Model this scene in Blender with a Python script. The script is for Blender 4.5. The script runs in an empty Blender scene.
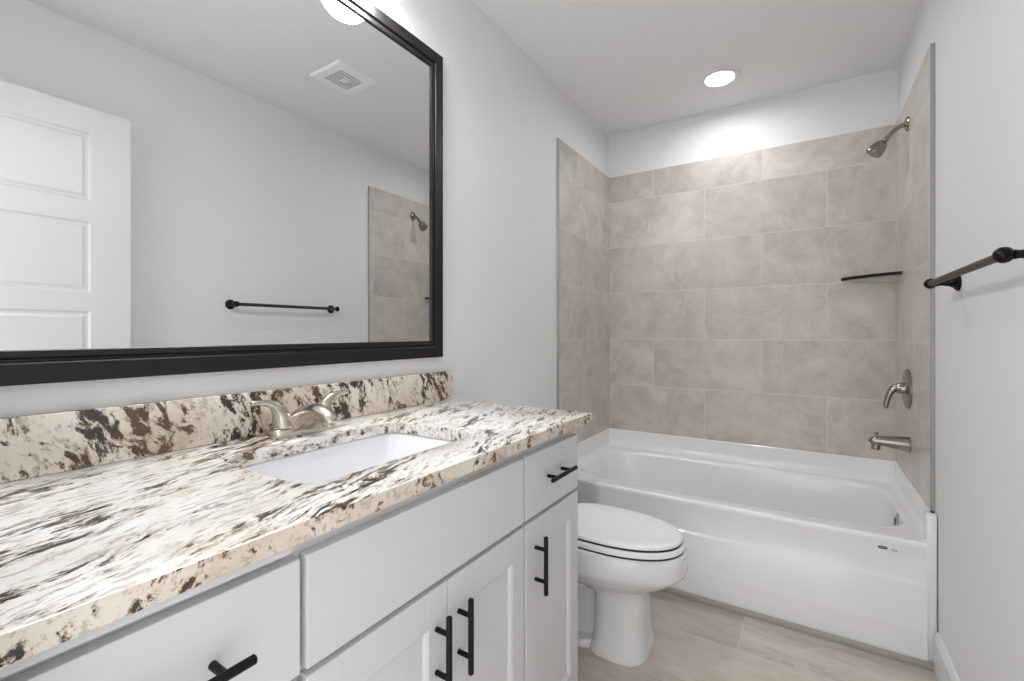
import bpy, bmesh, math, random
from mathutils import Vector, Matrix, Euler

random.seed(4)
SC = bpy.context.scene
COL = SC.collection

# ------------------------------------------------------------------ camera, world, exposure
W, D, H = 1.475, 2.893, 2.44          # room width (x), far wall (y), ceiling (z)
Y0 = 0.045                            # inside face of the wall with the doorway
CAM = Vector((1.0919, 0.0, 1.1490))

cam_data = bpy.data.cameras.new('camera')
cam = bpy.data.objects.new('camera', cam_data)
COL.objects.link(cam)
cam.location = CAM
cam.rotation_euler = (math.radians(90), 0, math.radians(32.476))
cam_data.sensor_fit = 'HORIZONTAL'
cam_data.sensor_width = 36.0
cam_data.lens = 459.73 / 1024 * 36.0
cam_data.shift_x = -0.46 / 1024
cam_data.shift_y = -8.0 / 1024
cam_data.clip_start = 0.01
SC.camera = cam

SC.view_settings.view_transform = 'Standard'
SC.view_settings.look = 'None'
SC.view_settings.gamma = 1.0
SC.view_settings.use_curve_mapping = False
SC.view_settings.exposure = 0.24

world = bpy.data.worlds.new('world')
SC.world = world
world.use_nodes = True
world.node_tree.nodes['Background'].inputs[0].default_value = (0.97, 0.98, 1.0, 1)
world.node_tree.nodes['Background'].inputs[1].default_value = 1.95     # even fill light added through the doorway, in place of an unseen hall

GLOBE_E = 78.0       # lower bowls of the vanity light, over the bulbs
SHADE_E = 3.5        # their glowing glass sides
CAN_E = 92.0         # recessed shower light

# ------------------------------------------------------------------ materials
def new_mat(name):
    m = bpy.data.materials.new(name)
    m.use_nodes = True
    return m, m.node_tree, m.node_tree.nodes['Principled BSDF']

def plain(name, col, rough=0.5, metal=0.0, coat=0.0, bump=0.0, bump_scale=300.0, spec=None):
    m, t, b = new_mat(name)
    b.inputs['Base Color'].default_value = (*col, 1)
    b.inputs['Roughness'].default_value = rough
    b.inputs['Metallic'].default_value = metal
    b.inputs['Coat Weight'].default_value = coat
    b.inputs['Coat Roughness'].default_value = 0.03
    if spec is not None:
        b.inputs['Specular IOR Level'].default_value = spec
    if bump > 0:
        g = t.nodes.new('ShaderNodeNewGeometry')
        n = t.nodes.new('ShaderNodeTexNoise')
        n.inputs['Scale'].default_value = bump_scale
        n.inputs['Detail'].default_value = 3
        bp = t.nodes.new('ShaderNodeBump')
        bp.inputs['Strength'].default_value = bump
        bp.inputs['Distance'].default_value = 0.002
        t.links.new(g.outputs['Position'], n.inputs['Vector'])
        t.links.new(n.outputs['Fac'], bp.inputs['Height'])
        t.links.new(bp.outputs['Normal'], b.inputs['Normal'])
    return m

def math_node(t, op, a, b=None, clamp=False):
    n = t.nodes.new('ShaderNodeMath'); n.operation = op; n.use_clamp = clamp
    for i, v in enumerate((a, b)):
        if v is None: continue
        if isinstance(v, (int, float)): n.inputs[i].default_value = v
        else: t.links.new(v, n.inputs[i])
    return n.outputs[0]

def ramp(t, fac, stops):
    n = t.nodes.new('ShaderNodeValToRGB')
    el = n.color_ramp.elements
    while len(el) < len(stops): el.new(0.5)
    for e, (p, c) in zip(el, stops):
        e.position = p
        e.color = (*c, 1) if isinstance(c, tuple) else (c, c, c, 1)
    t.links.new(fac, n.inputs['Fac'])
    return n.outputs['Color']

def mix_col(t, fac, a, b, mode='MIX'):
    n = t.nodes.new('ShaderNodeMix'); n.data_type = 'RGBA'; n.blend_type = mode
    for sock, v in ((n.inputs[0], fac), (n.inputs[6], a), (n.inputs[7], b)):
        if isinstance(v, (int, float)): sock.default_value = v
        elif isinstance(v, tuple): sock.default_value = (*v, 1)
        else: t.links.new(v, sock)
    return n.outputs[2]

def noise(t, vec, scale, detail=3, rough=0.5, dist=0.0, w=None):
    n = t.nodes.new('ShaderNodeTexNoise')
    if w is not None:
        n.noise_dimensions = '4D'
        t.links.new(w, n.inputs['W'])
    n.inputs['Scale'].default_value = scale
    n.inputs['Detail'].default_value = detail
    n.inputs['Roughness'].default_value = rough
    n.inputs['Distortion'].default_value = dist
    t.links.new(vec, n.inputs['Vector'])
    return n

def mapping(t, vec, rot=(0, 0, 0), scale=(1, 1, 1), loc=(0, 0, 0)):
    n = t.nodes.new('ShaderNodeMapping')
    n.inputs['Rotation'].default_value = rot
    n.inputs['Scale'].default_value = scale
    n.inputs['Location'].default_value = loc
    t.links.new(vec, n.inputs['Vector'])
    return n.outputs[0]

def tile_mat(name, ua, va, u0, v0, base, light, dark, grout, rough, bw=0.594, rh=0.294, streak=(1, 1, 1)):
    m, t, b = new_mat(name)
    g = t.nodes.new('ShaderNodeNewGeometry')
    s = t.nodes.new('ShaderNodeSeparateXYZ'); t.links.new(g.outputs['Position'], s.inputs[0])
    c = t.nodes.new('ShaderNodeCombineXYZ')
    t.links.new(math_node(t, 'SUBTRACT', s.outputs[ua], u0 - 10 * bw), c.inputs[0])
    t.links.new(math_node(t, 'SUBTRACT', s.outputs[va], v0 - 10 * rh), c.inputs[1])
    br = t.nodes.new('ShaderNodeTexBrick')
    br.offset = 0.5; br.offset_frequency = 2; br.squash = 1; br.squash_frequency = 2
    br.inputs['Color1'].default_value = (0, 0, 0, 1); br.inputs['Color2'].default_value = (1, 1, 1, 1)
    br.inputs['Mortar'].default_value = (0.5, 0.5, 0.5, 1)
    br.inputs['Scale'].default_value = 1
    br.inputs['Mortar Size'].default_value = 0.0017
    br.inputs['Mortar Smooth'].default_value = 0.15
    br.inputs['Bias'].default_value = 0
    br.inputs['Brick Width'].default_value = bw
    br.inputs['Row Height'].default_value = rh
    t.links.new(c.outputs[0], br.inputs['Vector'])
    rnd = math_node(t, 'MULTIPLY', br.outputs['Color'], 17.0)
    v = mapping(t, g.outputs['Position'], scale=streak)
    n1 = noise(t, v, 3.2, 6, 0.62, 1.4, rnd)
    n2 = noise(t, v, 11.0, 7, 0.65, 0.8, rnd)
    n3 = noise(t, v, 90.0, 4, 0.6, 0, rnd)
    f = math_node(t, 'ADD', math_node(t, 'MULTIPLY', n1.outputs['Fac'], 0.62), math_node(t, 'MULTIPLY', n2.outputs['Fac'], 0.30))
    f = math_node(t, 'ADD', f, math_node(t, 'MULTIPLY', n3.outputs['Fac'], 0.08))
    col = ramp(t, f, [(0.36, dark), (0.5, base), (0.66, light)])
    # thin wandering pale veins
    nv = noise(t, v, 2.3, 5, 0.6, 1.0, rnd)
    vein = math_node(t, 'ABSOLUTE', math_node(t, 'SUBTRACT', nv.outputs['Fac'], 0.5))
    veinf = ramp(t, vein, [(0.0, 0.45), (0.012, 0.0)])
    col = mix_col(t, veinf, col, light)
    per = math_node(t, 'ADD', math_node(t, 'MULTIPLY', br.outputs['Color'], 0.10), 0.95)
    pc = t.nodes.new('ShaderNodeCombineXYZ')
    for i in range(3): t.links.new(per, pc.inputs[i])
    col = mix_col(t, 1.0, col, pc.outputs[0], 'MULTIPLY')
    col = mix_col(t, br.outputs['Fac'], col, grout)
    t.links.new(col, b.inputs['Base Color'])
    b.inputs['Roughness'].default_value = rough
    bp = t.nodes.new('ShaderNodeBump'); bp.inputs['Strength'].default_value = 0.35; bp.inputs['Distance'].default_value = 0.0015
    hgt = math_node(t, 'SUBTRACT', math_node(t, 'MULTIPLY', f, 0.35), br.outputs['Fac'])
    t.links.new(hgt, bp.inputs['Height'])
    t.links.new(bp.outputs['Normal'], b.inputs['Normal'])
    return m

def granite(name, rot, stretch, seed, base_cols, s_str, s_clus, d_thr, f_thr, warp=0.05, c_w=0.75):
    """pale stone with feathery brown crystals; the crystals are drawn out along one direction"""
    m, t, b = new_mat(name)
    tc = t.nodes.new('ShaderNodeTexCoord')
    p = mapping(t, tc.outputs['Object'], loc=seed)
    def warped(scale, amt):
        wn = noise(t, p, scale, 3, 0.55)
        wv = t.nodes.new('ShaderNodeVectorMath'); wv.operation = 'SUBTRACT'
        t.links.new(wn.outputs['Color'], wv.inputs[0]); wv.inputs[1].default_value = (0.5, 0.5, 0.5)
        ws = t.nodes.new('ShaderNodeVectorMath'); ws.operation = 'SCALE'; ws.inputs['Scale'].default_value = amt
        t.links.new(wv.outputs[0], ws.inputs[0])
        wa = t.nodes.new('ShaderNodeVectorMath'); wa.operation = 'ADD'
        t.links.new(p, wa.inputs[0]); t.links.new(ws.outputs[0], wa.inputs[1])
        return wa.outputs[0]
    wp = warped(6.0, warp)
    q = mapping(t, mapping(t, wp, rot=rot), scale=stretch)
    clus = noise(t, q, s_clus, 2, 0.5).outputs['Fac']
    str1 = noise(t, q, s_str, 6, 0.72, 0.25).outputs['Fac']
    str2 = noise(t, mapping(t, q, loc=(3.1, 1.7, 0.4)), s_str * 1.6, 5, 0.66, 0.2).outputs['Fac']
    clus2 = noise(t, mapping(t, q, loc=(7.3, 0.2, 2.4)), s_clus * 1.7, 2, 0.5).outputs['Fac']
    tanm = noise(t, wp, 8.0, 5, 0.6, 0.6).outputs['Fac']
    fine = noise(t, p, 300.0, 3, 0.6).outputs['Fac']
    base = ramp(t, tanm, [(0.36, base_cols[0]), (0.52, base_cols[1]), (0.68, base_cols[2])])
    base = mix_col(t, ramp(t, fine, [(0.50, 0.0), (0.80, 0.22)]), base, (0.62, 0.58, 0.52))
    fl = math_node(t, 'ADD', str2, math_node(t, 'MULTIPLY', clus2, 0.35))
    base = mix_col(t, ramp(t, fl, [(f_thr, 0.0), (f_thr + 0.05, 0.60)]), base, (0.40, 0.345, 0.28))
    dk = math_node(t, 'ADD', str1, math_node(t, 'MULTIPLY', clus, c_w))
    base = mix_col(t, ramp(t, dk, [(d_thr - 0.045, 0.0), (d_thr, 0.60)]), base, (0.36, 0.255, 0.165))
    dark = mix_col(t, ramp(t, tanm, [(0.48, 0.0), (0.66, 1.0)]), (0.035, 0.026, 0.022), (0.15, 0.085, 0.042))
    base = mix_col(t, ramp(t, dk, [(d_thr, 0.0), (d_thr + 0.035, 0.96)]), base, dark)
    t.links.new(base, b.inputs['Base Color'])
    b.inputs['Roughness'].default_value = 0.14
    b.inputs['Specular IOR Level'].default_value = 0.5
    return m

M_WALL = plain('wall_paint', (0.81, 0.812, 0.815), 0.62, bump=0.10, bump_scale=260)
M_CEIL = plain('ceiling_paint', (0.86, 0.86, 0.86), 0.8, bump=0.08, bump_scale=200)
M_TRIM = plain('trim_white', (0.80, 0.80, 0.80), 0.35)
M_CAB = plain('cabinet_white', (0.645, 0.645, 0.645), 0.38)
M_CABIN = plain('cabinet_interior', (0.5, 0.5, 0.5), 0.6)
M_BLACK = plain('black_metal', (0.006, 0.006, 0.006), 0.40, spec=0.22)
M_BRONZE = plain('oil_rubbed_bronze', (0.007, 0.005, 0.005), 0.22, spec=0.2)
M_BARB = plain('bronze_bar', (0.040, 0.030, 0.027), 0.42, spec=0.3)
M_NICKEL = plain('brushed_nickel', (0.60, 0.54, 0.47), 0.25, metal=1.0)
M_NICKELD = plain('brushed_nickel_dark', (0.33, 0.285, 0.245), 0.20, metal=1.0)
M_CHROME = plain('chrome', (0.50, 0.50, 0.51), 0.08, metal=1.0)
M_PORC = plain('porcelain', (0.84, 0.84, 0.84), 0.10, coat=0.5)
M_LID = plain('seat_plastic', (0.94, 0.94, 0.94), 0.22)
M_TUB = plain('tub_acrylic', (0.91, 0.91, 0.91), 0.20, coat=0.3)
M_SINK = plain('sink_porcelain', (0.89, 0.895, 0.91), 0.10, coat=0.5)
M_FRAME = plain('mirror_frame_black', (0.012, 0.0108, 0.010), 0.36, spec=0.35)
M_MIRROR = plain('mirror_glass', (0.82, 0.825, 0.825), 0.0, metal=1.0)
M_DOOR = plain('door_white', (0.74, 0.74, 0.74), 0.35)
M_EDGE = plain('tile_edge_metal', (0.42, 0.42, 0.41), 0.4, metal=0.6)
M_STRIP = plain('grey_strip', (0.42, 0.40, 0.37), 0.6)
M_VENT = plain('vent_plastic', (0.93, 0.93, 0.93), 0.5)
M_DARK = plain('dark_gap', (0.012, 0.012, 0.012), 0.8)
M_GAPSHADE = plain('gap_shade', (0.02, 0.02, 0.02), 0.7)
M_BADGE = plain('badge_grey', (0.09, 0.09, 0.10), 0.4)
M_BADGEL = plain('badge_silver', (0.42, 0.42, 0.43), 0.4)

WT = dict(base=(0.590, 0.532, 0.478), light=(0.705, 0.655, 0.605), dark=(0.465, 0.412, 0.366), grout=(0.71, 0.67, 0.62), rough=0.30)
M_TB = tile_mat('tile_back', 0, 2, 0.0, 0.227, **WT)
M_TL = tile_mat('tile_left', 1, 2, 2.157, 0.227, **WT)
M_TR = tile_mat('tile_right', 1, 2, 2.48, 0.227, **WT)
M_FLOOR = tile_mat('tile_floor', 0, 1, 0.590, 1.842, base=(0.60, 0.525, 0.45), light=(0.72, 0.66, 0.595), dark=(0.455, 0.38, 0.315),
                   grout=(0.68, 0.64, 0.59), rough=0.38, streak=(0.55, 1.5, 1))
M_GRAN = granite('granite_top', (0, 0, math.radians(-18)), (1.0, 0.19, 0.6), (0.3, 0.1, 0.0),
                 ((0.88, 0.87, 0.85), (0.855, 0.83, 0.785), (0.73, 0.655, 0.56)), 84.0, 19.0, 0.822, 0.715, 0.06, 0.5)
M_GRANE = granite('granite_edge_shaded', (0, 0, math.radians(-18)), (1.0, 0.8, 0.8), (0.3, 0.1, 0.0),
                  ((0.76, 0.685, 0.60), (0.70, 0.60, 0.50), (0.56, 0.45, 0.345)), 66.0, 17.0, 0.825, 0.735, 0.06, 0.5)  # same stone as the top, darkened to carry the shade on upright faces
M_GRANB = granite('granite_splash', (math.radians(-28), 0, 0), (0.9, 0.95, 0.48), (1.7, 0.35, 0.2),
                  ((0.83, 0.77, 0.70), (0.76, 0.67, 0.58), (0.60, 0.49, 0.38)), 56.0, 19.0, 0.868, 0.725, 0.07, 0.65)

def emit_mat(name, col, strength):
    m, t, b = new_mat(name)
    b.inputs['Base Color'].default_value = (0.9, 0.9, 0.9, 1)
    b.inputs['Emission Color'].default_value = (*col, 1)
    b.inputs['Emission Strength'].default_value = strength
    b.inputs['Roughness'].default_value = 0.3
    return m
M_GLOBE = emit_mat('lit_frosted_glass', (0.962, 0.98, 1.0), GLOBE_E)
M_SHADE = emit_mat('lit_glass_side', (0.962, 0.98, 1.0), SHADE_E)
M_CANL = emit_mat('lit_diffuser', (0.95, 0.972, 1.0), CAN_E)

def glass_mat():
    m, t, b = new_mat('shelf_glass')
    b.inputs['Base Color'].default_value = (0.93, 0.97, 0.95, 1)
    b.inputs['Roughness'].default_value = 0.02
    b.inputs['IOR'].default_value = 1.45
    b.inputs['Transmission Weight'].default_value = 1.0
    return m
M_GLASS = glass_mat()

# ------------------------------------------------------------------ mesh helpers
def wloc(o):
    v = Vector((0, 0, 0))
    while o is not None:
        v += Vector(o.location); o = o.parent
    return v

class MB:
    """collects shapes given in room coordinates; build() links them as one mesh object"""
    def __init__(self): self.bm = bmesh.new()
    def box(self, lo, hi, bev=0.0, seg=2):
        r = bmesh.ops.create_cube(self.bm, size=1.0)
        vs = r['verts']
        c = [(a + b) / 2 for a, b in zip(lo, hi)]; s = [abs(b - a) for a, b in zip(lo, hi)]
        for v in vs: v.co = Vector((c[0] + v.co.x * s[0], c[1] + v.co.y * s[1], c[2] + v.co.z * s[2]))
        if bev > 0:
            es = {e for v in vs for e in v.link_edges}
            bmesh.ops.bevel(self.bm, geom=list(es), offset=bev, segments=seg, profile=0.5, affect='EDGES')
        return self
    def loops(self, loops, cap0=True, cap1=True, closed=True):
        rings = [[self.bm.verts.new(p) for p in lp] for lp in loops]
        n = len(rings[0])
        for a, b in zip(rings, rings[1:]):
            for i in range(n if closed else n - 1):
                j = (i + 1) % n
                try: self.bm.faces.new((a[i], a[j], b[j], b[i]))
                except ValueError: pass
        if cap0: self.bm.faces.new(list(reversed(rings[0])))
        if cap1: self.bm.faces.new(rings[-1])
        return rings
    def tube(self, path, radii, n=16, up=None, squash=None, caps=True):
        pts = [Vector(p) for p in path]
        if isinstance(radii, (int, float)): radii = [radii] * len(pts)
        lps = []; prev = None
        for i, p in enumerate(pts):
            tg = (pts[min(i + 1, len(pts) - 1)] - pts[max(i - 1, 0)]).normalized()
            if prev is None:
                ref = Vector(up) if up else (Vector((0, 0, 1)) if abs(tg.z) < 0.9 else Vector((1, 0, 0)))
                u = (ref - tg * ref.dot(tg)).normalized()
            else:
                u = (prev - tg * prev.dot(tg)).normalized()
            prev = u
            v = tg.cross(u)
            k = squash[i] if squash else 1.0
            lps.append([p + (u * math.cos(a) * k + v * math.sin(a)) * radii[i] for a in [2 * math.pi * q / n for q in range(n)]])
        self.loops(lps, caps, caps)
        return self
    def lathe(self, prof, origin, axis, n=32):
        ax = Vector(axis).normalized(); o = Vector(origin)
        ref = Vector((0, 0, 1)) if abs(ax.z) < 0.9 else Vector((1, 0, 0))
        u = (ref - ax * ref.dot(ax)).normalized(); v = ax.cross(u)
        lps = [[o + ax * h + (u * math.cos(a) + v * math.sin(a)) * max(r, 1e-4) for a in [2 * math.pi * q / n for q in range(n)]] for r, h in prof]
        self.loops(lps, True, True)
        return self
    def extrude_profile(self, prof, axis, a, b):
        """prof: closed list of 2D points in the two other axes, swept along axis"""
        def P(q, t):
            if axis == 0: return (t, q[0], q[1])
            if axis == 1: return (q[0], t, q[1])
            return (q[0], q[1], t)
        self.loops([[P(q, a) for q in prof], [P(q, b) for q in prof]])
        return self
    def build(self, name, mat, parent=None, origin=None, smooth=35):
        bm = self.bm
        bmesh.ops.recalc_face_normals(bm, faces=bm.faces)
        o0 = wloc(parent) if parent is not None else Vector(origin if origin is not None else (0, 0, 0))
        for v in bm.verts: v.co -= o0
        me = bpy.data.meshes.new(name)
        bm.to_mesh(me); bm.free()
        mats = mat if isinstance(mat, (list, tuple)) else [mat]
        for m in mats: me.materials.append(m)
        if smooth:
            me.polygons.foreach_set('use_smooth', [True] * len(me.polygons))
            me.set_sharp_from_angle(angle=math.radians(smooth))
        ob = bpy.data.objects.new(name, me)
        COL.objects.link(ob)
        if parent is not None: ob.parent = parent
        else: ob.location = o0
        return ob

def tag(o, label=None, cat=None, group=None, kind=None):
    if label: o['label'] = label
    if cat: o['category'] = cat
    if group: o['group'] = group
    if kind: o['kind'] = kind
    return o

def empty(name, loc, label, cat, group=None, kind=None):
    o = bpy.data.objects.new(name, None)
    o.empty_display_size = 0.05
    o.location = loc
    COL.objects.link(o)
    return tag(o, label, cat, group, kind)

def copy_tree(o, parent=None):
    c = o.copy(); COL.objects.link(c)
    if parent is not None: c.parent = parent
    for ch in [x for x in bpy.data.objects if x.parent == o]:
        copy_tree(ch, c)
    return c

def smooth_path(pts, n=6):
    """Catmull-Rom through the points; tuples of any length"""
    out = []
    P = [tuple(p) for p in pts]
    for i in range(len(P) - 1):
        p0, p1, p2, p3 = P[max(i - 1, 0)], P[i], P[i + 1], P[min(i + 2, len(P) - 1)]
        for k in range(n):
            t = k / n
            out.append(tuple(0.5 * ((2 * b) + (-a + c) * t + (2 * a - 5 * b + 4 * c - d) * t * t + (-a + 3 * b - 3 * c + d) * t ** 3) for a, b, c, d in zip(p0, p1, p2, p3)))
    out.append(P[-1])
    return out

def superell(cx, cy, rx, ry, e, n):
    out = []
    for i in range(n):
        a = 2 * math.pi * (i + 0.5) / n
        c, s = math.cos(a), math.sin(a)
        r = (abs(c) ** e + abs(s) ** e) ** (-1 / e)
        out.append((cx + rx * r * c, cy + ry * r * s))
    return out

def rect_match(cx, cy, x0, x1, y0, y1, pts):
    """points of a rectangle seen from (cx,cy) in the same directions as pts, with exact corners snapped in"""
    out = []
    for (x, y) in pts:
        dx, dy = x - cx, y - cy
        k = 1e9
        if dx > 1e-9: k = min(k, (x1 - cx) / dx)
        if dx < -1e-9: k = min(k, (x0 - cx) / dx)
        if dy > 1e-9: k = min(k, (y1 - cy) / dy)
        if dy < -1e-9: k = min(k, (y0 - cy) / dy)
        out.append([cx + dx * k, cy + dy * k])
    for X, Y in ((x0, y0), (x0, y1), (x1, y0), (x1, y1)):
        j = min(range(len(out)), key=lambda i: (out[i][0] - X) ** 2 + (out[i][1] - Y) ** 2)
        out[j] = [X, Y]
    return out

# ------------------------------------------------------------------ room shell
T = 0.10
YB = -0.07
MB().box((-T, YB, -0.1), (W + T, D + T, 0)).build('floor', M_FLOOR, smooth=0)['kind'] = 'structure'
MB().box((-T, YB, H), (W + T, D + T, H + 0.1)).build('ceiling', M_CEIL, smooth=0)['kind'] = 'structure'
MB().box((-T, YB, 0), (0, D + T, H)).build('wall_left', M_WALL, smooth=0)['kind'] = 'structure'
MB().box((W, YB, 0), (W + T, D + T, H)).build('wall_right', M_WALL, smooth=0)['kind'] = 'structure'
MB().box((0, D, 0), (W, D + T, H)).build('wall_back', M_WALL, smooth=0)['kind'] = 'structure'
DX0, DX1, DZ = 0.625, 1.345, 2.055     # doorway
mb = MB()
mb.box((0, YB, 0), (DX0, Y0, H)); mb.box((DX1, YB, 0), (W, Y0, H)); mb.box((DX0, YB, DZ), (DX1, Y0, H))
mb.build('wall_front', M_WALL, smooth=0)['kind'] = 'structure'
# casing round the doorway
mb = MB()
mb.box((DX0 - 0.058, Y0, 0), (DX0, Y0 + 0.014, DZ + 0.058), 0.003)
mb.box((DX1, Y0, 0), (DX1 + 0.058, Y0 + 0.014, DZ + 0.058), 0.003)
mb.box((DX0, Y0, DZ), (DX1, Y0 + 0.014, DZ + 0.058), 0.003)
mb.build('trim_1', M_TRIM)['kind'] = 'structure'

# tiled tub surround, with its metal edge strips
TT = 0.012
ZT, ZB, YT = 2.160, 0.500, 2.150
MB().box((0, D - TT, ZB), (W, D, ZT)).build('wall_tile_back', M_TB, smooth=0)['kind'] = 'structure'
MB().box((0, YT, ZB), (TT, D - TT, ZT)).build('wall_tile_left', M_TL, smooth=0)['kind'] = 'structure'
MB().box((W - TT, YT, ZB), (W, D - TT, ZT)).build('wall_tile_right', M_TR, smooth=0)['kind'] = 'structure'
MB().box((0, YT - 0.006, 0.5235), (TT + 0.001, YT, ZT + 0.001), 0.001, 1).build('trim_2', M_EDGE, smooth=0)['kind'] = 'structure'
MB().box((W - TT - 0.001, YT - 0.006, 0.5235), (W, YT, ZT + 0.001), 0.001, 1).build('trim_3', M_EDGE, smooth=0)['kind'] = 'structure'

# baseboards
def bb_prof(x, s): return [(x, 0), (x + s * 0.014, 0), (x + s * 0.014, 0.112), (x + s * 0.009, 0.124), (x + s * 0.006, 0.130), (x, 0.130)]
MB().extrude_profile(bb_prof(W, -1), 1, Y0 + 0.016, 2.0935).build('baseboard_right', M_TRIM, smooth=20)['kind'] = 'structure'
MB().extrude_profile(bb_prof(0, 1), 1, 1.262, 2.0793).build('baseboard_left', M_TRIM, smooth=20)['kind'] = 'structure'
# grey strip where the floor meets the tub
MB().box((0.0005, 2.0795, 0), (W - 0.0145, 2.0925, 0.0215), 0.003).build('trim_4', M_STRIP)['kind'] = 'structure'

# ------------------------------------------------------------------ door, open against the right wall (seen in the mirror)
def room_door():
    x0, x1, y0, y1, z0, z1 = 1.336, 1.371, 0.058, 0.774, 0.012, 2.046
    t = empty('door_1', (x1, y0, z0), 'white five-panel door leaf standing open by the right wall, seen in the mirror', 'door', kind='structure')
    bm = MB(); b = bm.bm
    ys = [y0, y0 + 0.128, y1 - 0.128, y1]
    pz = [(0.215, 0.515), (0.600, 0.870), (0.965, 1.235), (1.310, 1.590), (1.675, 1.945)]
    zs = [z0] + [v for p in pz for v in p] + [z1]
    panels = []
    for X, s in ((x0, -1), (x1, 1)):
        g = [[b.verts.new((X, y, z)) for z in zs] for y in ys]
        for i in range(3):
            for j in range(len(zs) - 1):
                q = (g[i][j], g[i + 1][j], g[i + 1][j + 1], g[i][j + 1])
                f = b.faces.new(q if s > 0 else tuple(reversed(q)))
                if i == 1 and j % 2 == 1: panels.append(f)
        if s < 0: g0 = g
        else: g1 = g
    def edge(a, c):
        for k in range(len(a) - 1): b.faces.new((a[k], a[k + 1], c[k + 1], c[k]))
    edge(g0[0], g1[0]); edge(g0[-1], g1[-1])
    edge([r[0] for r in g0], [r[0] for r in g1]); edge([r[-1] for r in g0], [r[-1] for r in g1])
    bmesh.ops.recalc_face_normals(b, faces=b.faces)
    bmesh.ops.inset_individual(b, faces=panels, thickness=0.010, depth=-0.007)
    bmesh.ops.inset_individual(b, faces=panels, thickness=0.012, depth=0.0)
    bmesh.ops.inset_individual(b, faces=panels, thickness=0.014, depth=0.004)
    bm.build('door_leaf', M_DOOR, t, smooth=15)
    for z in (0.25, 1.03, 1.80):
        h = MB(); h.tube([(1.3405, y0 - 0.004, z), (1.3405, y0 - 0.004, z + 0.09)], 0.006, 12)
        h.build('hinge', M_NICKEL, t)
    k = MB()
    k.lathe([(0.030, 0), (0.030, 0.006), (0.011, 0.010), (0.010, 0.022), (0.019, 0.027), (0.0215, 0.035), (0.018, 0.043), (0.0, 0.0455)], (x0, y1 - 0.080, 0.93), (-1, 0, 0), 24)
    k.build('knob', M_BRONZE, t)
    k = MB()
    k.lathe([(0.030, 0), (0.030, 0.006), (0.012, 0.010), (0.011, 0.024), (0.024, 0.029), (0.027, 0.038), (0.022, 0.046), (0.0, 0.049)], (x1, y1 - 0.080, 0.93), (1, 0, 0), 24)
    k.build('knob', M_BRONZE, t)
room_door()

# ------------------------------------------------------------------ vanity cabinet
VX, VXD = 0.511, 0.530               # face frame, door faces
VY0, VY1 = 0.062, 1.243
def bar_pull(parent, c, axis, length=0.142, spread=0.078, out=0.030):
    """black bar pull standing off a face at x = VXD; c = (y, z) of its middle"""
    y, z = c; m = MB()
    d = (0, 1, 0) if axis == 'y' else (0, 0, 1)
    a = Vector((VXD + out, y, z)); dv = Vector(d)
    L = length / 2; r = 0.0056
    p = [(r * 0.75, -L), (r, -L + 0.0015), (r, L - 0.0015), (r * 0.75, L)]
    m.lathe(p, a, d, 18)
    for s in (-1, 1):
        q = a + dv * s * spread / 2
        m.tube([(VXD - 0.0005, q.y, q.z), (VXD + out, q.y, q.z)], 0.0048, 14)
    return m.build('bar_pull', M_BLACK, parent)

def shaker(name, parent, y0, y1, z0, z1, stile=0.052, rail=0.066):
    m = MB(); b = m.bm
    x1, x0 = VXD, VXD - 0.019
    m.box((x0, y0, z0), (x1, y0 + stile, z1), 0.0014, 1)
    m.box((x0, y1 - stile, z0), (x1, y1, z1), 0.0014, 1)
    m.box((x0, y0 + stile - 0.001, z1 - rail), (x1, y1 - stile + 0.001, z1), 0.0008, 1)
    m.box((x0, y0 + stile - 0.001, z0), (x1, y1 - stile + 0.001, z0 + rail), 0.0008, 1)
    # sloped inner edge and panel
    ya, yb, za, zb = y0 + stile - 0.001, y1 - stile + 0.001, z0 + rail - 0.001, z1 - rail + 0.001
    def rc(d, x): return [(x, ya + d, za + d), (x, yb - d, za + d), (x, yb - d, zb - d), (x, ya + d, zb - d)]
    m.loops([rc(0, x1 - 0.001), rc(0.004, x1 - 0.003), rc(0.007, x1 - 0.0085)], False, True)
    return m.build(name, M_CAB, parent, smooth=20)

van = empty('vanity_cabinet', (0.255, 0.652, 0.0), 'white vanity cabinet with black bar pulls under the granite countertop', 'cabinet')
mb = MB()
ztop = 0.8815
mb.box((0.003, VY0, 0.0), (VX - 0.019, VY0 + 0.016, ztop))                       # near side
mb.box((0.003, VY1 - 0.016, 0.0), (VX - 0.019, VY1, ztop))                       # far side
mb.box((0.003, VY0 + 0.016, 0.10), (VX - 0.019, VY1 - 0.016, 0.116))             # bottom
mb.box((0.003, VY0 + 0.016, 0.116), (0.009, VY1 - 0.016, ztop))                  # back
mb.box((0.430, VY0 + 0.016, 0.0), (0.445, VY1 - 0.016, 0.10))                    # toe kick
mb.build('cabinet_body', M_CAB, van, smooth=0)
mb = MB()
fx0, fx1 = VX - 0.019, VX
stiles = ((VY0, VY0 + 0.03), (0.345, 0.389), (0.919, 0.957), (VY1 - 0.030, VY1))
for ya, yb in stiles:
    mb.box((fx0, ya, 0.10), (fx1, yb, ztop))
for (_, ya), (yb, _) in zip(stiles, stiles[1:]):
    mb.box((fx0, ya, ztop - 0.045), (fx1, yb, ztop))
    mb.box((fx0, ya, 0.675), (fx1, yb, 0.715))
    mb.box((fx0, ya, 0.10), (fx1, yb, 0.14))
mb.box((fx0, VY0 + 0.03, 0.380), (fx1, 0.345, 0.420))
mb.build('face_frame', M_CAB, van, smooth=0)
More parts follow.
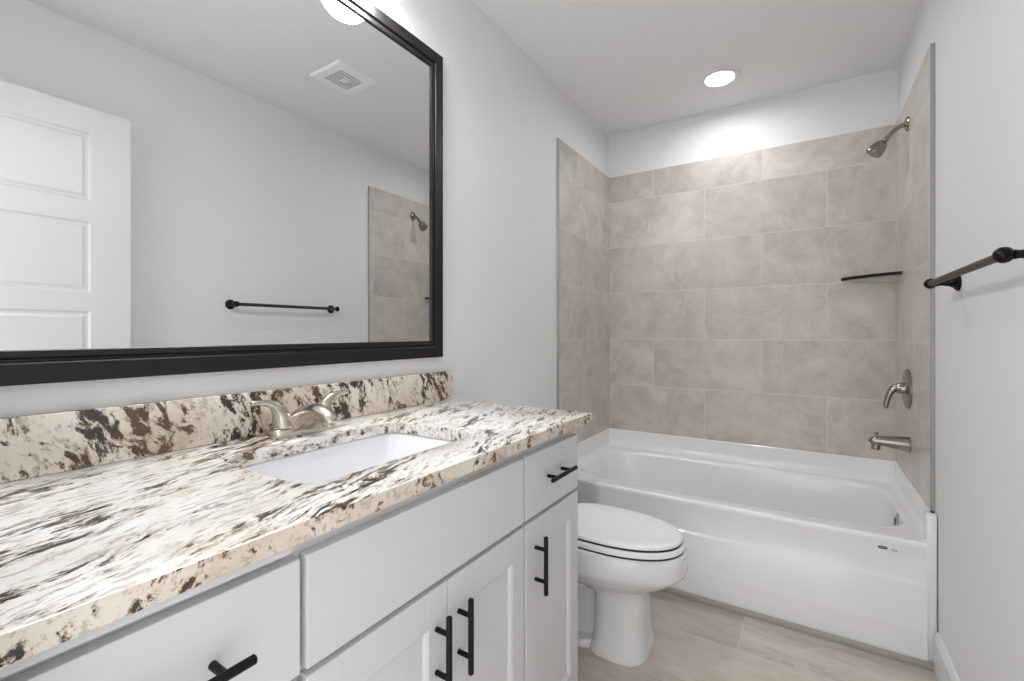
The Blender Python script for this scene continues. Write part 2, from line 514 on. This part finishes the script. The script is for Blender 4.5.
# moulding strip under the counter over the left drawers
mb = MB()
prof = []
ys, zc, hr = 0.352, 0.8715, 0.0095
pl = [(VY0, zc - hr), (ys - 0.006, zc - hr)] + [(ys - 0.006 + math.sin(a) * 0.008, zc - math.cos(a) * hr) for a in [math.pi * k / 8 for k in range(1, 8)]] + [(ys - 0.006, zc + hr), (VY0, zc + hr)]
mb.extrude_profile(pl, 0, VX - 0.001, VXD - 0.001)
mb.build('filler_strip', M_CAB, van, smooth=20)
DZ0, DZ1 = 0.697, 0.851
def drawer(name, y0, y1, z0, z1):
    return MB().box((VXD - 0.019, y0, z0), (VXD, y1, z1), 0.002, 2).build(name, M_CAB, van, smooth=20)
d = drawer('drawer', VY0 + 0.004, 0.362, DZ0, DZ1); bar_pull(d, (0.216, 0.775), 'y')
d = drawer('drawer', VY0 + 0.004, 0.362, 0.405, DZ0 - 0.010); bar_pull(d, (0.216, 0.555), 'y')
d = drawer('drawer', VY0 + 0.004, 0.362, 0.112, 0.395); bar_pull(d, (0.216, 0.265), 'y')
drawer('false_front', 0.371, 0.934, DZ0, DZ1)
d = drawer('drawer', 0.943, 1.240, DZ0, DZ1); bar_pull(d, (1.093, 0.778), 'y')
ZD1, ZD0 = 0.687, 0.112
d = shaker('door', van, 0.371, 0.6575, ZD0, ZD1); bar_pull(d, (0.627, 0.574), 'z')
d = shaker('door', van, 0.6595, 0.934, ZD0, ZD1); bar_pull(d, (0.690, 0.575), 'z')
d = shaker('door', van, 0.943, 1.240, ZD0, ZD1); bar_pull(d, (0.988, 0.580), 'z')

# ------------------------------------------------------------------ countertop, backsplash, sink
CX1, CY0, CY1, CZ0, CZ1 = 0.556, 0.062, 1.2816, 0.882, 0.910
SX0, SX1, SY0, SY1 = 0.150, 0.440, 0.430, 0.876
scx, scy = (SX0 + SX1) / 2, (SY0 + SY1) / 2
NS = 96
hole = superell(scx, scy, (SX1 - SX0) / 2, (SY1 - SY0) / 2, 9, NS)
def outer(d): return rect_match(scx, scy, 0.002 + d, CX1 - d, CY0 + d, CY1 - d, hole)
def hol(d): return [(scx + (x - scx) * (1 + d / 0.15), scy + (y - scy) * (1 + d / 0.22)) for x, y in hole]
def lv(pts, z): return [(p[0], p[1], z) for p in pts]
mb = MB()
e = 0.003
mb.loops([lv(hol(0), CZ0), lv(hol(0), CZ1 - 0.002), lv(hol(0.0006), CZ1 - 0.0006), lv(hol(0.002), CZ1), lv(outer(e), CZ1), lv(outer(e * 0.3), CZ1 - e * 0.3), lv(outer(0), CZ1 - e), lv(outer(0), CZ0 + e), lv(outer(e * 0.3), CZ0 + e * 0.3), lv(outer(e), CZ0), lv(hol(0), CZ0)], False, False)
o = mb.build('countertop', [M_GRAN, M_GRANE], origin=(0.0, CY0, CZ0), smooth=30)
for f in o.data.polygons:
    if abs(f.normal.z) < 0.6 and (f.center.x > 0.5 or f.center.y > 1.2): f.material_index = 1      # outer edges: crystals end-on, shade of the upright faces painted in as tan
tag(o, 'white granite countertop with dark brown streaks, cut out for the sink', 'countertop')
mb = MB().box((0.0015, CY0, CZ1 + 0.0003), (0.021, CY1, 1.0116), 0.0018, 2)
tag(mb.build('backsplash', M_GRANB, origin=(0.0, CY0, CZ1), smooth=30), 'upright cream granite splash strip with brown blotches behind the faucet', 'backsplash')

sink = empty('undermount_sink', (scx, scy, 0.72), 'white rectangular undermount sink set in the granite countertop', 'sink')
def shr(dx, dy, e=9): return superell(scx, scy, (SX1 - SX0) / 2 + dx, (SY1 - SY0) / 2 + dy, e, NS)
mb = MB()
zr = CZ0 - 0.0006
mb.loops([lv(shr(0.026, 0.026), zr - 0.014), lv(shr(0.026, 0.026), zr), lv(shr(0.005, 0.005), zr), lv(shr(0.001, 0.001), zr - 0.004),
          lv(shr(-0.003, -0.014, 12), zr - 0.04), lv(shr(-0.009, -0.050, 14), zr - 0.118), lv(shr(-0.014, -0.058, 12), zr - 0.128), lv(shr(-0.026, -0.070, 9), zr - 0.134), lv(shr(-0.05, -0.095, 6), zr - 0.138), lv(shr(-0.11, -0.17, 3), zr - 0.142),
          lv(superell(scx, scy, 0.022, 0.022, 2, NS), zr - 0.145)], False, True)
# outside of the bowl
mb.loops([lv(shr(0.026, 0.026), zr - 0.014), lv(shr(0.010, 0.010), zr - 0.018), lv(shr(0.006, -0.002), zr - 0.06), lv(shr(-0.004, -0.034), zr - 0.115), lv(shr(-0.04, -0.075, 5), zr - 0.152)], False, True)
mb.build('basin', M_SINK, sink, smooth=50)
MB().lathe([(0.023, 0.0), (0.023, 0.002), (0.018, 0.003), (0.016, 0.001), (0.0, 0.0012)], (scx, scy, zr - 0.1450), (0, 0, 1), 28).build('drain', M_NICKEL, sink)

# ------------------------------------------------------------------ faucet
FX, FY = 0.085, 0.655
fau = empty('faucet', (FX, FY, CZ1), 'brushed nickel two-handle faucet standing behind the sink', 'faucet')
mb = MB()
def stad(rx, ry, z, e=3.2): return [(x, y, z) for x, y in superell(FX, FY, rx, ry, e, 48)]
mb.loops([stad(0.027, 0.081, CZ1 + 0.0003), stad(0.028, 0.082, CZ1 + 0.003), stad(0.0265, 0.080, CZ1 + 0.017), stad(0.024, 0.077, CZ1 + 0.021), stad(0.018, 0.070, CZ1 + 0.023)])
mb.build('base', M_NICKEL, fau, smooth=40)
# spout: sweeps out of the base, wide below and narrow at its end
mb = MB()
key = [(0.080, 0.926, 0.026, 0.062), (0.088, 0.938, 0.028, 0.047), (0.104, 0.951, 0.0275, 0.035), (0.126, 0.960, 0.0245, 0.027), (0.150, 0.963, 0.0205, 0.0215), (0.172, 0.958, 0.0170, 0.0180), (0.188, 0.949, 0.0145, 0.0160), (0.194, 0.943, 0.011, 0.014)]
key = smooth_path(key, 5)
lps = []
for i, (x, z, rn, ry) in enumerate(key):
    a = key[max(i - 1, 0)]; c = key[min(i + 1, len(key) - 1)]
    tg = Vector((c[0] - a[0], 0, c[1] - a[1])).normalized()
    nn = Vector((-tg.z, 0, tg.x))
    lps.append([Vector((x, FY, z)) + nn * rn * math.cos(q) + Vector((0, 1, 0)) * ry * math.sin(q) for q in [2 * math.pi * k / 28 for k in range(28)]])
mb.loops(lps)
mb.build('spout', M_NICKEL, fau, smooth=60)
MB().lathe([(0.011, -0.004), (0.0125, 0.0), (0.0125, 0.012), (0.010, 0.013), (0.0, 0.012)], (0.180, FY, 0.949), (0.2, 0, -1), 24).build('aerator', M_CHROME, fau)
def faucet_handle(s):
    yb = FY + s * 0.051
    h = MB()
    h.lathe([(0.0245, 0.0), (0.0245, 0.004), (0.0215, 0.0055), (0.0215, 0.007)], (FX, yb, CZ1 + 0.0225), (0, 0, 1), 28)
    P = [(0, 0.0, 0.938, 0.0225), (0, 0.002, 0.951, 0.0205), (0, 0.006, 0.964, 0.0175), (0.001, 0.013, 0.977, 0.0140), (0.002, 0.024, 0.987, 0.0105), (0.003, 0.038, 0.9925, 0.0075), (0.004, 0.054, 0.995, 0.0062), (0.005, 0.070, 0.996, 0.0052), (0.0052, 0.0735, 0.996, 0.003)]
    P = smooth_path(P, 4)
    h.tube([(FX + p[0], yb + s * p[1], p[2]) for p in P], [p[3] for p in P], 20, up=(1, 0, 0))
    return h.build('handle', M_NICKEL, fau, smooth=50)
faucet_handle(-1); faucet_handle(1)

# ------------------------------------------------------------------ mirror
MY0, MY1, MZ0, MZ1, FW = 0.076, 1.234, 1.0635, 2.118, 0.058
mir = empty('wall_mirror', (0.0, (MY0 + MY1) / 2, MZ0), 'large rectangular mirror in a black stepped frame over the vanity', 'mirror')
mb = MB()
# stepped section: (distance in from the outer edge, height off the wall)
sec = [(0.0, 0.0005), (0.0, 0.0165), (0.0015, 0.018), (0.034, 0.018), (0.036, 0.0165), (0.038, 0.0115), (0.0415, 0.0110), (0.0435, 0.0135), (0.047, 0.0155), (0.052, 0.0160), (0.0555, 0.0150), (0.057, 0.0135), (0.057, 0.0005)]
lps = []
for d_, h_ in sec:
    lps.append([(h_, MY0 + d_, MZ0 + d_), (h_, MY1 - d_, MZ0 + d_), (h_, MY1 - d_, MZ1 - d_), (h_, MY0 + d_, MZ1 - d_)])
lps.append(lps[0])
mb.loops(lps, False, False)
bmesh.ops.remove_doubles(mb.bm, verts=mb.bm.verts, dist=1e-6)
mb.build('frame', M_FRAME, mir, smooth=25)
MB().box((0.004, MY0 + 0.0569, MZ0 + 0.0569), (0.009, MY1 - 0.0569, MZ1 - 0.0569)).build('mirror_glass', M_MIRROR, mir, smooth=0)

# ------------------------------------------------------------------ vanity light over the mirror
vl = empty('vanity_light', (0.0, 0.655, 2.25), 'wall light with lit white glass globes above the mirror', 'light fixture')
MB().box((0.0008, 0.30, 2.225), (0.022, 1.01, 2.315), 0.006, 3).build('back_plate', M_BRONZE, vl)
for y in (0.405, 0.655, 0.905):
    zc = 2.186
    a = MB()
    a.tube(smooth_path([(0.018, y, 2.27), (0.05, y, 2.290), (0.078, y, 2.292), (0.092, y, 2.285), (0.094, y, 2.268)], 5), 0.009, 14)
    a.lathe([(0.016, 0.022), (0.030, 0.018), (0.040, 0.0), (0.042, -0.012)], (0.094, y, 2.258), (0, 0, 1), 28)
    a.build('lamp_arm', M_BRONZE, vl)
    R_ = [(0.0, -0.086), (0.020, -0.0845), (0.036, -0.079), (0.050, -0.070), (0.060, -0.0595)]
    g = MB(); g.lathe(R_, (0.094, y, zc), (0, 0, 1), 36)
    g.build('lamp_bowl', M_GLOBE, vl, smooth=80)
    g = MB(); g.lathe([(0.0602, -0.0592), (0.072, -0.047), (0.083, -0.026), (0.087, -0.002), (0.083, 0.022), (0.072, 0.044), (0.056, 0.060), (0.043, 0.066)], (0.094, y, zc), (0, 0, 1), 36)
    g.build('lamp_shade', M_SHADE, vl, smooth=80)

# ------------------------------------------------------------------ recessed light in the ceiling over the tub
can = empty('recessed_ceiling_light', (0.728, 2.522, H), 'round lit recessed light in the ceiling over the bathtub', 'ceiling light')
MB().lathe([(0.066, 0.0), (0.066, -0.009), (0.069, -0.0115), (0.080, -0.0115), (0.094, -0.006), (0.098, -0.002), (0.098, 0.0)], (0.728, 2.522, H - 0.0003), (0, 0, 1), 48).build('trim_ring', M_TRIM, can)
MB().lathe([(0.0655, 0.0), (0.0655, 0.001), (0.0, 0.002)], (0.728, 2.522, H - 0.0008), (0, 0, -1), 48).build('diffuser', M_CANL, can)

# ------------------------------------------------------------------ exhaust vent in the ceiling (seen in the mirror)
ev = empty('exhaust_vent', (0.900, 1.513, H), 'square white exhaust fan grille in the ceiling, seen in the mirror', 'vent')
vx0, vx1, vy0, vy1 = 0.785, 1.015, 1.392, 1.634
mb = MB()
zc = H - 0.0003
def rr(d, z): return [(vx0 + d, vy0 + d, z), (vx1 - d, vy0 + d, z), (vx1 - d, vy1 - d, z), (vx0 + d, vy1 - d, z)]
mb.loops([rr(0, zc), rr(0.002, zc - 0.008), rr(0.010, zc - 0.012), rr(0.046, zc - 0.014), rr(0.048, zc - 0.009), rr(0.048, zc)], False, False)
mb.build('cover', M_VENT, ev, smooth=20)
MB().box((vx0 + 0.047, vy0 + 0.047, zc - 0.003), (vx1 - 0.047, vy1 - 0.047, zc - 0.0005)).build('backing', M_DARK, ev, smooth=0)
mb = MB()
gx0, gx1, gy0, gy1 = vx0 + 0.047, vx1 - 0.047, vy0 + 0.047, vy1 - 0.047
n = 13
for i in range(n):
    y = gy0 + (gy1 - gy0) * (i + 0.5) / n
    mb.box((gx0, y - 0.0018, zc - 0.009), (gx1, y + 0.0018, zc - 0.006))
for i in range(7):
    x = gx0 + (gx1 - gx0) * i / 6
    mb.box((x - 0.002, gy0, zc - 0.0095), (x + 0.002, gy1, zc - 0.0055))
mb.box((0.884, 1.497, zc - 0.0145), (0.916, 1.529, zc - 0.006), 0.002, 1)
mb.build('grille', M_VENT, ev, smooth=0)

# ------------------------------------------------------------------ towel bar on the right wall
tb = empty('towel_bar', (W, 1.545, 1.298), 'dark bronze towel bar mounted on the right wall', 'towel bar')
TZ, TX = 1.2965, 1.411
MB().tube([(TX, 1.252, TZ), (TX, 1.838, TZ)], 0.0088, 20).build('bar', M_BARB, tb)
for y, s in ((1.241, -1), (1.848, 1)):
    p = MB()
    p.lathe([(0.0255, 0.0008), (0.0255, 0.005), (0.0215, 0.0085), (0.0150, 0.014), (0.0108, 0.022), (0.0085, 0.033), (0.0080, 0.044), (0.0092, 0.048), (0.0092, 0.050)], (W, y, TZ), (-1, 0, 0), 28)
    pr = [(0.0, -0.0158)] + [(0.0158 * math.sin(a), -0.0158 * math.cos(a)) for a in [math.pi * k / 12 for k in range(1, 12)]] + [(0.0, 0.0158)]
    p.lathe(pr, (TX, y, TZ), (0, 1, 0), 24)
    p.build('post', M_BRONZE, tb, smooth=40)

# ------------------------------------------------------------------ bathtub
tub = empty('bathtub', (W / 2, 2.49, 0.0), 'white alcove bathtub with plain stepped apron below the tiled walls', 'bathtub')
TY0, TY1, TX0, TX1 = 2.103, D - 0.002, 0.002, W - 0.002
RZ, FZ = 0.420, 0.523
bx0, bx1, by0, by1 = 0.060, 1.418, 2.182, 2.800
bcx, bcy = (bx0 + bx1) / 2, (by0 + by1) / 2
NB = 160
def bl(d, e=5.0, dx0=0.0, dx1=0.0, dy0=0.0, dy1=0.0):
    x0, x1, y0, y1 = bx0 - d + dx0, bx1 + d - dx1, by0 - d + dy0, by1 + d - dy1
    return superell((x0 + x1) / 2, (y0 + y1) / 2, (x1 - x0) / 2, (y1 - y0) / 2, e, NB)
mb = MB()
base_l = bl(0)
ins = 0.010
mb.loops([lv(rect_match(bcx, bcy, TX0, TX1, TY0 + ins, TY1, base_l), RZ),
          lv(bl(0.014), RZ), lv(bl(0.006), RZ - 0.002), lv(bl(0.0), RZ - 0.008), lv(bl(-0.004), RZ - 0.022),
          lv(bl(0, 5, 0.035, 0.008, 0.020, 0.022), RZ - 0.14), lv(bl(0, 4.6, 0.090, 0.018, 0.036, 0.040), RZ - 0.26),
          lv(bl(0, 4.2, 0.135, 0.035, 0.055, 0.060), RZ - 0.325), lv(bl(0, 3.8, 0.19, 0.075, 0.090, 0.095), RZ - 0.350), lv(bl(0, 3, 0.34, 0.2, 0.18, 0.185), RZ - 0.356)], False, True)
# apron: swept section (y, z), rounded top lip, step, recessed lower face
xe = W - 0.0285
ap = [(TY0 + ins, RZ), (TY0 + 0.006, RZ - 0.0012), (TY0 + 0.0025, RZ - 0.0040), (TY0 + 0.0005, RZ - 0.009), (TY0, RZ - 0.016), (TY0 + 0.001, RZ - 0.026), (TY0 + 0.003, RZ - 0.034),
      (TY0 + 0.003, 0.288), (TY0 + 0.001, 0.282), (TY0 - 0.0045, 0.2775), (TY0 - 0.0065, 0.272),
      (TY0 - 0.0065, 0.126), (TY0 - 0.0075, 0.122), (TY0 - 0.0078, 0.118), (TY0 - 0.0078, 0.001), (TY0 + 0.06, 0.001), (TY0 + 0.06, RZ - 0.03)]
mb.extrude_profile(ap, 0, TX0, xe)
# raised flange on three sides, and the strip that runs to the floor at each end
def cove(d0, d1):
    """section of the raised flange: (distance from the wall, z), thin on top and curved into the deck"""
    pts = [(0.0, RZ - 0.03), (0.0, FZ), (d0 - 0.003, FZ), (d0, FZ - 0.003), (d0, RZ + (d1 - d0))]
    for k in range(1, 9):
        a = math.pi / 2 * k / 8
        pts.append((d1 - (d1 - d0) * math.cos(a), RZ + (d1 - d0) * (1 - math.sin(a))))
    pts.append((d1, RZ - 0.03))
    return pts
c_b, c_s = cove(0.016, 0.050), cove(0.014, 0.040)
mb.extrude_profile([(TY1 - d_, z_) for d_, z_ in c_b], 0, TX0, TX1)
mb.extrude_profile([(TX0 + d_, z_) for d_, z_ in c_s], 1, TY0 + 0.02, TY1 - 0.002)
mb.extrude_profile([(TX1 - d_, z_) for d_, z_ in c_s], 1, TY0 + 0.02, TY1 - 0.002)
mb.box((TX0, TY0 - 0.004, 0.0005), (TX0 + 0.026, TY0 + 0.045, FZ), 0.002, 2)
mb.box((TX1 - 0.027, TY0 - 0.0015, 0.0005), (TX1 - 0.0012, TY0 + 0.045, FZ), 0.002, 2)
mb.build('tub_shell', M_TUB, tub, smooth=40)
# overflow plate on the drain end
ox = 1.4125
m_ = MB()
m_.lathe([(0.034, 0.0), (0.034, 0.004), (0.029, 0.008), (0.012, 0.0095), (0.0, 0.0095)], (ox + 0.002, 2.445, 0.372), (-1, 0, 0.05), 32)
ovf = m_.build('overflow_plate', M_CHROME, tub)
MB().box((ox - 0.014, 2.440, 0.352), (ox - 0.006, 2.450, 0.388), 0.003, 2).build('drain_lever', M_CHROME, ovf)
TYE = TY0 + 0.003
# small oval maker's emblem with a line of tiny grey print on the apron
b_ = MB()
N = 32
def ov(rx, rz, y, cx=1.327, cz=0.3775): return [(cx + rx * math.cos(2 * math.pi * k / N), y, cz + rz * math.sin(2 * math.pi * k / N)) for k in range(N)]
b_.loops([ov(0.0145, 0.0055, TYE + 0.0004), ov(0.0145, 0.0055, TYE - 0.0012), ov(0.012, 0.0042, TYE - 0.0014), ov(0.0, 0.0, TYE - 0.0012)], True, False)
bd = b_.build('emblem', M_BADGE, tub)
q = MB()
q.loops([ov(0.0065, 0.0022, TYE - 0.0010), ov(0.0065, 0.0022, TYE - 0.0018), ov(0.002, 0.0008, TYE - 0.0019)])
q.build('emblem_mark', M_BADGEL, bd)
q = MB()
for x0_, w_, z_ in ((1.3510, 0.0085, 0.3768), (1.3615, 0.0065, 0.3768), (1.3530, 0.0055, 0.3722), (1.3605, 0.0090, 0.3722)):
    q.box((x0_, TYE - 0.0006, z_ - 0.0013), (x0_ + w_, TYE + 0.0003, z_ + 0.0013))
q.build('small_print', plain('print_grey', (0.34, 0.34, 0.35), 0.6), tub, smooth=0)

# ------------------------------------------------------------------ shower head, valve, spout on the right tiled wall
XW = W - TT
sh = empty('showerhead', (XW, 2.562, 2.04), 'brushed nickel shower head on a bent arm, high on the tiled wall', 'shower head')
MB().lathe([(0.031, 0.0004), (0.031, 0.003), (0.026, 0.008), (0.013, 0.0125), (0.011, 0.014)], (XW, 2.562, 2.040), (-1, 0, 0), 32).build('flange', M_NICKELD, sh)
pth = smooth_path([(XW - 0.001, 2.562, 2.040), (1.440, 2.562, 2.036), (1.420, 2.562, 2.024), (1.402, 2.562, 2.006), (1.388, 2.562, 1.990)], 5)
MB().tube(pth, 0.0092, 16).build('shower_arm', M_NICKELD, sh)
ax = Vector((-0.62, -0.05, -0.78)).normalized()
mb = MB()
mb.lathe([(0.0105, 0.0), (0.0125, 0.004), (0.0125, 0.010), (0.0105, 0.013), (0.016, 0.018), (0.0235, 0.028), (0.029, 0.043), (0.0315, 0.060), (0.0325, 0.072), (0.0310, 0.076), (0.0270, 0.0765), (0.0, 0.074)], Vector((1.391, 2.562, 1.994)), ax, 36)
mb.build('spray_head', M_NICKELD, sh, smooth=35)

VV = Vector((XW, 2.548, 0.910))
sv = empty('shower_valve', VV, 'brushed nickel shower valve with a curved lever on a round plate', 'shower valve')
MB().lathe([(0.084, 0.0004), (0.084, 0.007), (0.081, 0.0105), (0.070, 0.013), (0.030, 0.015), (0.0, 0.015)], VV, (-1, 0, 0), 48).build('escutcheon', M_NICKELD, sv)
mb = MB()
mb.lathe([(0.0255, 0.011), (0.0245, 0.030), (0.0195, 0.040), (0.0, 0.042)], VV, (-1, 0, 0), 28)
lp = smooth_path([(XW - 0.016, 2.548, 0.914, 0.0175), (XW - 0.036, 2.548, 0.914, 0.0165), (XW - 0.051, 2.547, 0.906, 0.0150), (XW - 0.063, 2.546, 0.887, 0.0125), (XW - 0.071, 2.545, 0.860, 0.0105), (XW - 0.077, 2.544, 0.830, 0.0090), (XW - 0.0785, 2.544, 0.822, 0.0065)], 5)
mb.tube([p[:3] for p in lp], [p[3] for p in lp], 18)
mb.build('lever', M_NICKELD, sv, smooth=50)

SP = Vector((XW, 2.515, 0.681))
sp = empty('tub_spout', SP, 'brushed nickel tub spout with diverter knob, low on the tiled wall', 'tub spout')
mb = MB()
lp = smooth_path([(-0.0004, 0.0, 0.0315), (-0.010, 0.0, 0.0310), (-0.050, 0.001, 0.0265), (-0.090, 0.002, 0.0220), (-0.112, 0.001, 0.0200), (-0.124, -0.004, 0.0180), (-0.130, -0.010, 0.0140)], 5)
mb.tube([(XW + p[0], SP.y, SP.z + p[1]) for p in lp], [p[2] for p in lp], 24)
mb.tube([(XW - 0.113, SP.y, SP.z - 0.002), (XW - 0.114, SP.y, SP.z - 0.036)], [0.0165, 0.0160], 20)
mb.build('spout_body', M_NICKELD, sp, smooth=40)
MB().lathe([(0.004, 0.0), (0.004, 0.012), (0.0085, 0.014), (0.0085, 0.019), (0.006, 0.021), (0.0, 0.021)], (XW - 0.113, SP.y, SP.z + 0.016), (0, 0, 1), 18).build('diverter_knob', M_NICKELD, sp)

# ------------------------------------------------------------------ glass corner shelf with a dark front rim
cs = empty('corner_shelf', (XW, D - TT, 1.418), 'glass corner shelf with dark front rim on the tiled walls', 'shelf')
yb_, xb_ = D - TT, XW
arc = []
A_, B_ = (1.252, yb_ - 0.0005), (xb_ - 0.0005, 2.700)
for k in range(25):
    u = k / 24
    # slightly bowed front between the two ends
    px = A_[0] + (B_[0] - A_[0]) * u; py = A_[1] + (B_[1] - A_[1]) * u
    bow = 0.022 * 4 * u * (1 - u)
    arc.append((px - bow * 0.66, py - bow * 0.75))
prof = arc + [(xb_ - 0.0005, yb_ - 0.0005)]
MB().extrude_profile(prof, 2, 1.4165, 1.4225).build('shelf_glass', M_GLASS, cs, smooth=0)
mb = MB()
lps = []
for k, (x, y) in enumerate(arc):
    t_ = Vector((arc[min(k + 1, 24)][0] - arc[max(k - 1, 0)][0], arc[min(k + 1, 24)][1] - arc[max(k - 1, 0)][1], 0)).normalized()
    nn = Vector((t_.y, -t_.x, 0))
    if nn.y > 0: nn = -nn
    a = Vector((x, y, 0))
    lps.append([a + nn * 0.0003 + Vector((0, 0, 1.4115)), a + nn * 0.006 + Vector((0, 0, 1.4115)), a + nn * 0.006 + Vector((0, 0, 1.4265)), a + nn * 0.0003 + Vector((0, 0, 1.4265))])
for lp_ in (lps[0], lps[-1]):
    for v in lp_: v.x = min(v.x, xb_ - 0.0006); v.y = min(v.y, yb_ - 0.0006)
mb.loops(lps)
mb.build('front_rim', M_BLACK, cs, smooth=30)

# ------------------------------------------------------------------ toilet
TYC = 1.665
toi = empty('toilet', (0.36, TYC, 0.0), 'white elongated toilet with closed lid between the vanity and the bathtub', 'toilet')
NT = 64
def egg(xb, xf, hw, z, e=2.25, back=0.42, eb=None):
    """egg outline: widest point `back` of the way from the back end"""
    out = []
    xc = xb + (xf - xb) * back
    for k in range(NT):
        a = 2 * math.pi * k / NT
        c, s = math.cos(a), math.sin(a)
        q = e if c > 0 or eb is None else eb
        r = (abs(c) ** q + abs(s) ** q) ** (-1 / q)
        rx = (xf - xc) if c > 0 else (xc - xb)
        out.append((xc + rx * r * c, TYC + hw * r * s, z))
    return out
mb = MB()
# bowl
mb.loops([egg(0.30, 0.600, 0.080, 0.205), egg(0.27, 0.616, 0.104, 0.226), egg(0.20, 0.660, 0.138, 0.248), egg(0.13, 0.700, 0.160, 0.270), egg(0.09, 0.727, 0.174, 0.290), egg(0.072, 0.741, 0.183, 0.3035), egg(0.066, 0.746, 0.186, 0.318),
          egg(0.06, 0.747, 0.184, 0.345), egg(0.06, 0.746, 0.1805, 0.378), egg(0.062, 0.744, 0.1790, 0.3835), egg(0.066, 0.740, 0.176, 0.386), egg(0.2, 0.66, 0.11, 0.386)])
# pedestal column under the bowl
mb.loops([egg(0.418, 0.622, 0.127, 0.0005, 3.4, 0.42), egg(0.418, 0.622, 0.127, 0.012, 3.4, 0.42), egg(0.424, 0.619, 0.122, 0.026, 3.4, 0.42), egg(0.430, 0.614, 0.115, 0.060, 3.3, 0.42), egg(0.432, 0.611, 0.110, 0.11, 3.2, 0.42), egg(0.430, 0.611, 0.108, 0.17, 3.0, 0.42), egg(0.425, 0.615, 0.110, 0.205, 2.8, 0.42), egg(0.40, 0.626, 0.117, 0.228, 2.6, 0.42), egg(0.37, 0.645, 0.130, 0.246, 2.4, 0.42)])
# narrower trapway behind, and the foot
mb.loops([egg(0.06, 0.46, 0.125, 0.0005, 3.5, 0.5), egg(0.06, 0.46, 0.125, 0.018, 3.5, 0.5), egg(0.065, 0.46, 0.118, 0.026, 3.5, 0.5)])
mb.loops([egg(0.07, 0.46, 0.075, 0.01, 3, 0.5), egg(0.07, 0.46, 0.070, 0.12, 3, 0.5), egg(0.065, 0.46, 0.078, 0.20, 3, 0.5), egg(0.05, 0.46, 0.11, 0.26, 3, 0.5)])
for s in (-1, 1):
    P = smooth_path([(0.40, TYC + s * 0.066, 0.235), (0.33, TYC + s * 0.072, 0.205), (0.27, TYC + s * 0.074, 0.150), (0.235, TYC + s * 0.074, 0.085), (0.225, TYC + s * 0.074, 0.03)], 5)
    mb.tube(P, 0.036, 18)
# rear deck carrying the tank
mb.box((0.030, TYC - 0.165, 0.30), (0.245, TYC + 0.165, 0.3855), 0.02, 4)
mb.build('bowl', M_PORC, toi, smooth=45)
for s in (-1, 1):
    MB().lathe([(0.016, 0.0), (0.0165, 0.010), (0.013, 0.020), (0.006, 0.025), (0.0, 0.0255)], (0.335, TYC + s * 0.104, 0.026), (0, 0, 1), 20).build('bolt_cap', M_LID, toi)
# seat and lid, with black rings painted as the shade in their gaps
mb = MB()
def ring(z, d, hole): return egg(0.262 + d, 0.7380 - d, 0.1715 - d, z, 2.2, 0.42, 3.4) if not hole else egg(0.335, 0.655, 0.108, z, 2.2, 0.40)
mb.loops([ring(0.3915, 0.003, 0), ring(0.3930, 0.0, 0), ring(0.4075, 0.0, 0), ring(0.4105, 0.002, 0), ring(0.4110, 0.006, 0), ring(0.4110, 0, 1), ring(0.3915, 0, 1), ring(0.3915, 0.003, 0)], False, False)
mb.build('seat', M_LID, toi, smooth=50)
mb = MB()
def ld(z, d): return egg(0.264 + d, 0.7315 - d, 0.1630 - d, z, 2.2, 0.42, 3.4)
mb.loops([ld(0.4175, 0.004), ld(0.4175, 0.002), ld(0.4190, 0.0), ld(0.4260, 0.0), ld(0.4300, 0.003), ld(0.4325, 0.009), ld(0.4340, 0.020), ld(0.4352, 0.06), ld(0.4356, 0.11)])
mb.build('lid', M_LID, toi, smooth=50)
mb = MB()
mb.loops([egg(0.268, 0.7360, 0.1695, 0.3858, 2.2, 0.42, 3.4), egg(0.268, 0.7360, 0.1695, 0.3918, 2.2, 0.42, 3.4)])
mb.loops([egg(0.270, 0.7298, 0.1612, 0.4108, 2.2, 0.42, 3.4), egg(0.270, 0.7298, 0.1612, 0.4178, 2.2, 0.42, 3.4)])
tag(mb.build('gap_shade_ring', M_GAPSHADE, toi, smooth=30), 'dark rings standing for the shade in the gaps under lid and seat')
for s in (-1, 1):
    MB().box((0.222, TYC + s * 0.075 - 0.022, 0.3857), (0.268, TYC + s * 0.075 + 0.022, 0.418), 0.006, 3).build('seat_hinge', M_LID, toi)
MB().box((0.016, TYC - 0.205, 0.387), (0.200, TYC + 0.205, 0.730), 0.022, 4).build('tank', M_PORC, toi)
MB().box((0.012, TYC - 0.212, 0.731), (0.208, TYC + 0.212, 0.762), 0.010, 4).build('tank_lid', M_PORC, toi)
mb = MB()
mb.lathe([(0.013, 0), (0.013, 0.008), (0.0, 0.009)], (0.200, TYC - 0.135, 0.675), (1, 0, 0), 18)
mb.tube([(0.210, TYC - 0.135, 0.675), (0.213, TYC - 0.100, 0.672), (0.213, TYC - 0.065, 0.668)], [0.005, 0.006, 0.007], 12)
mb.build('flush_lever', M_CHROME, toi)
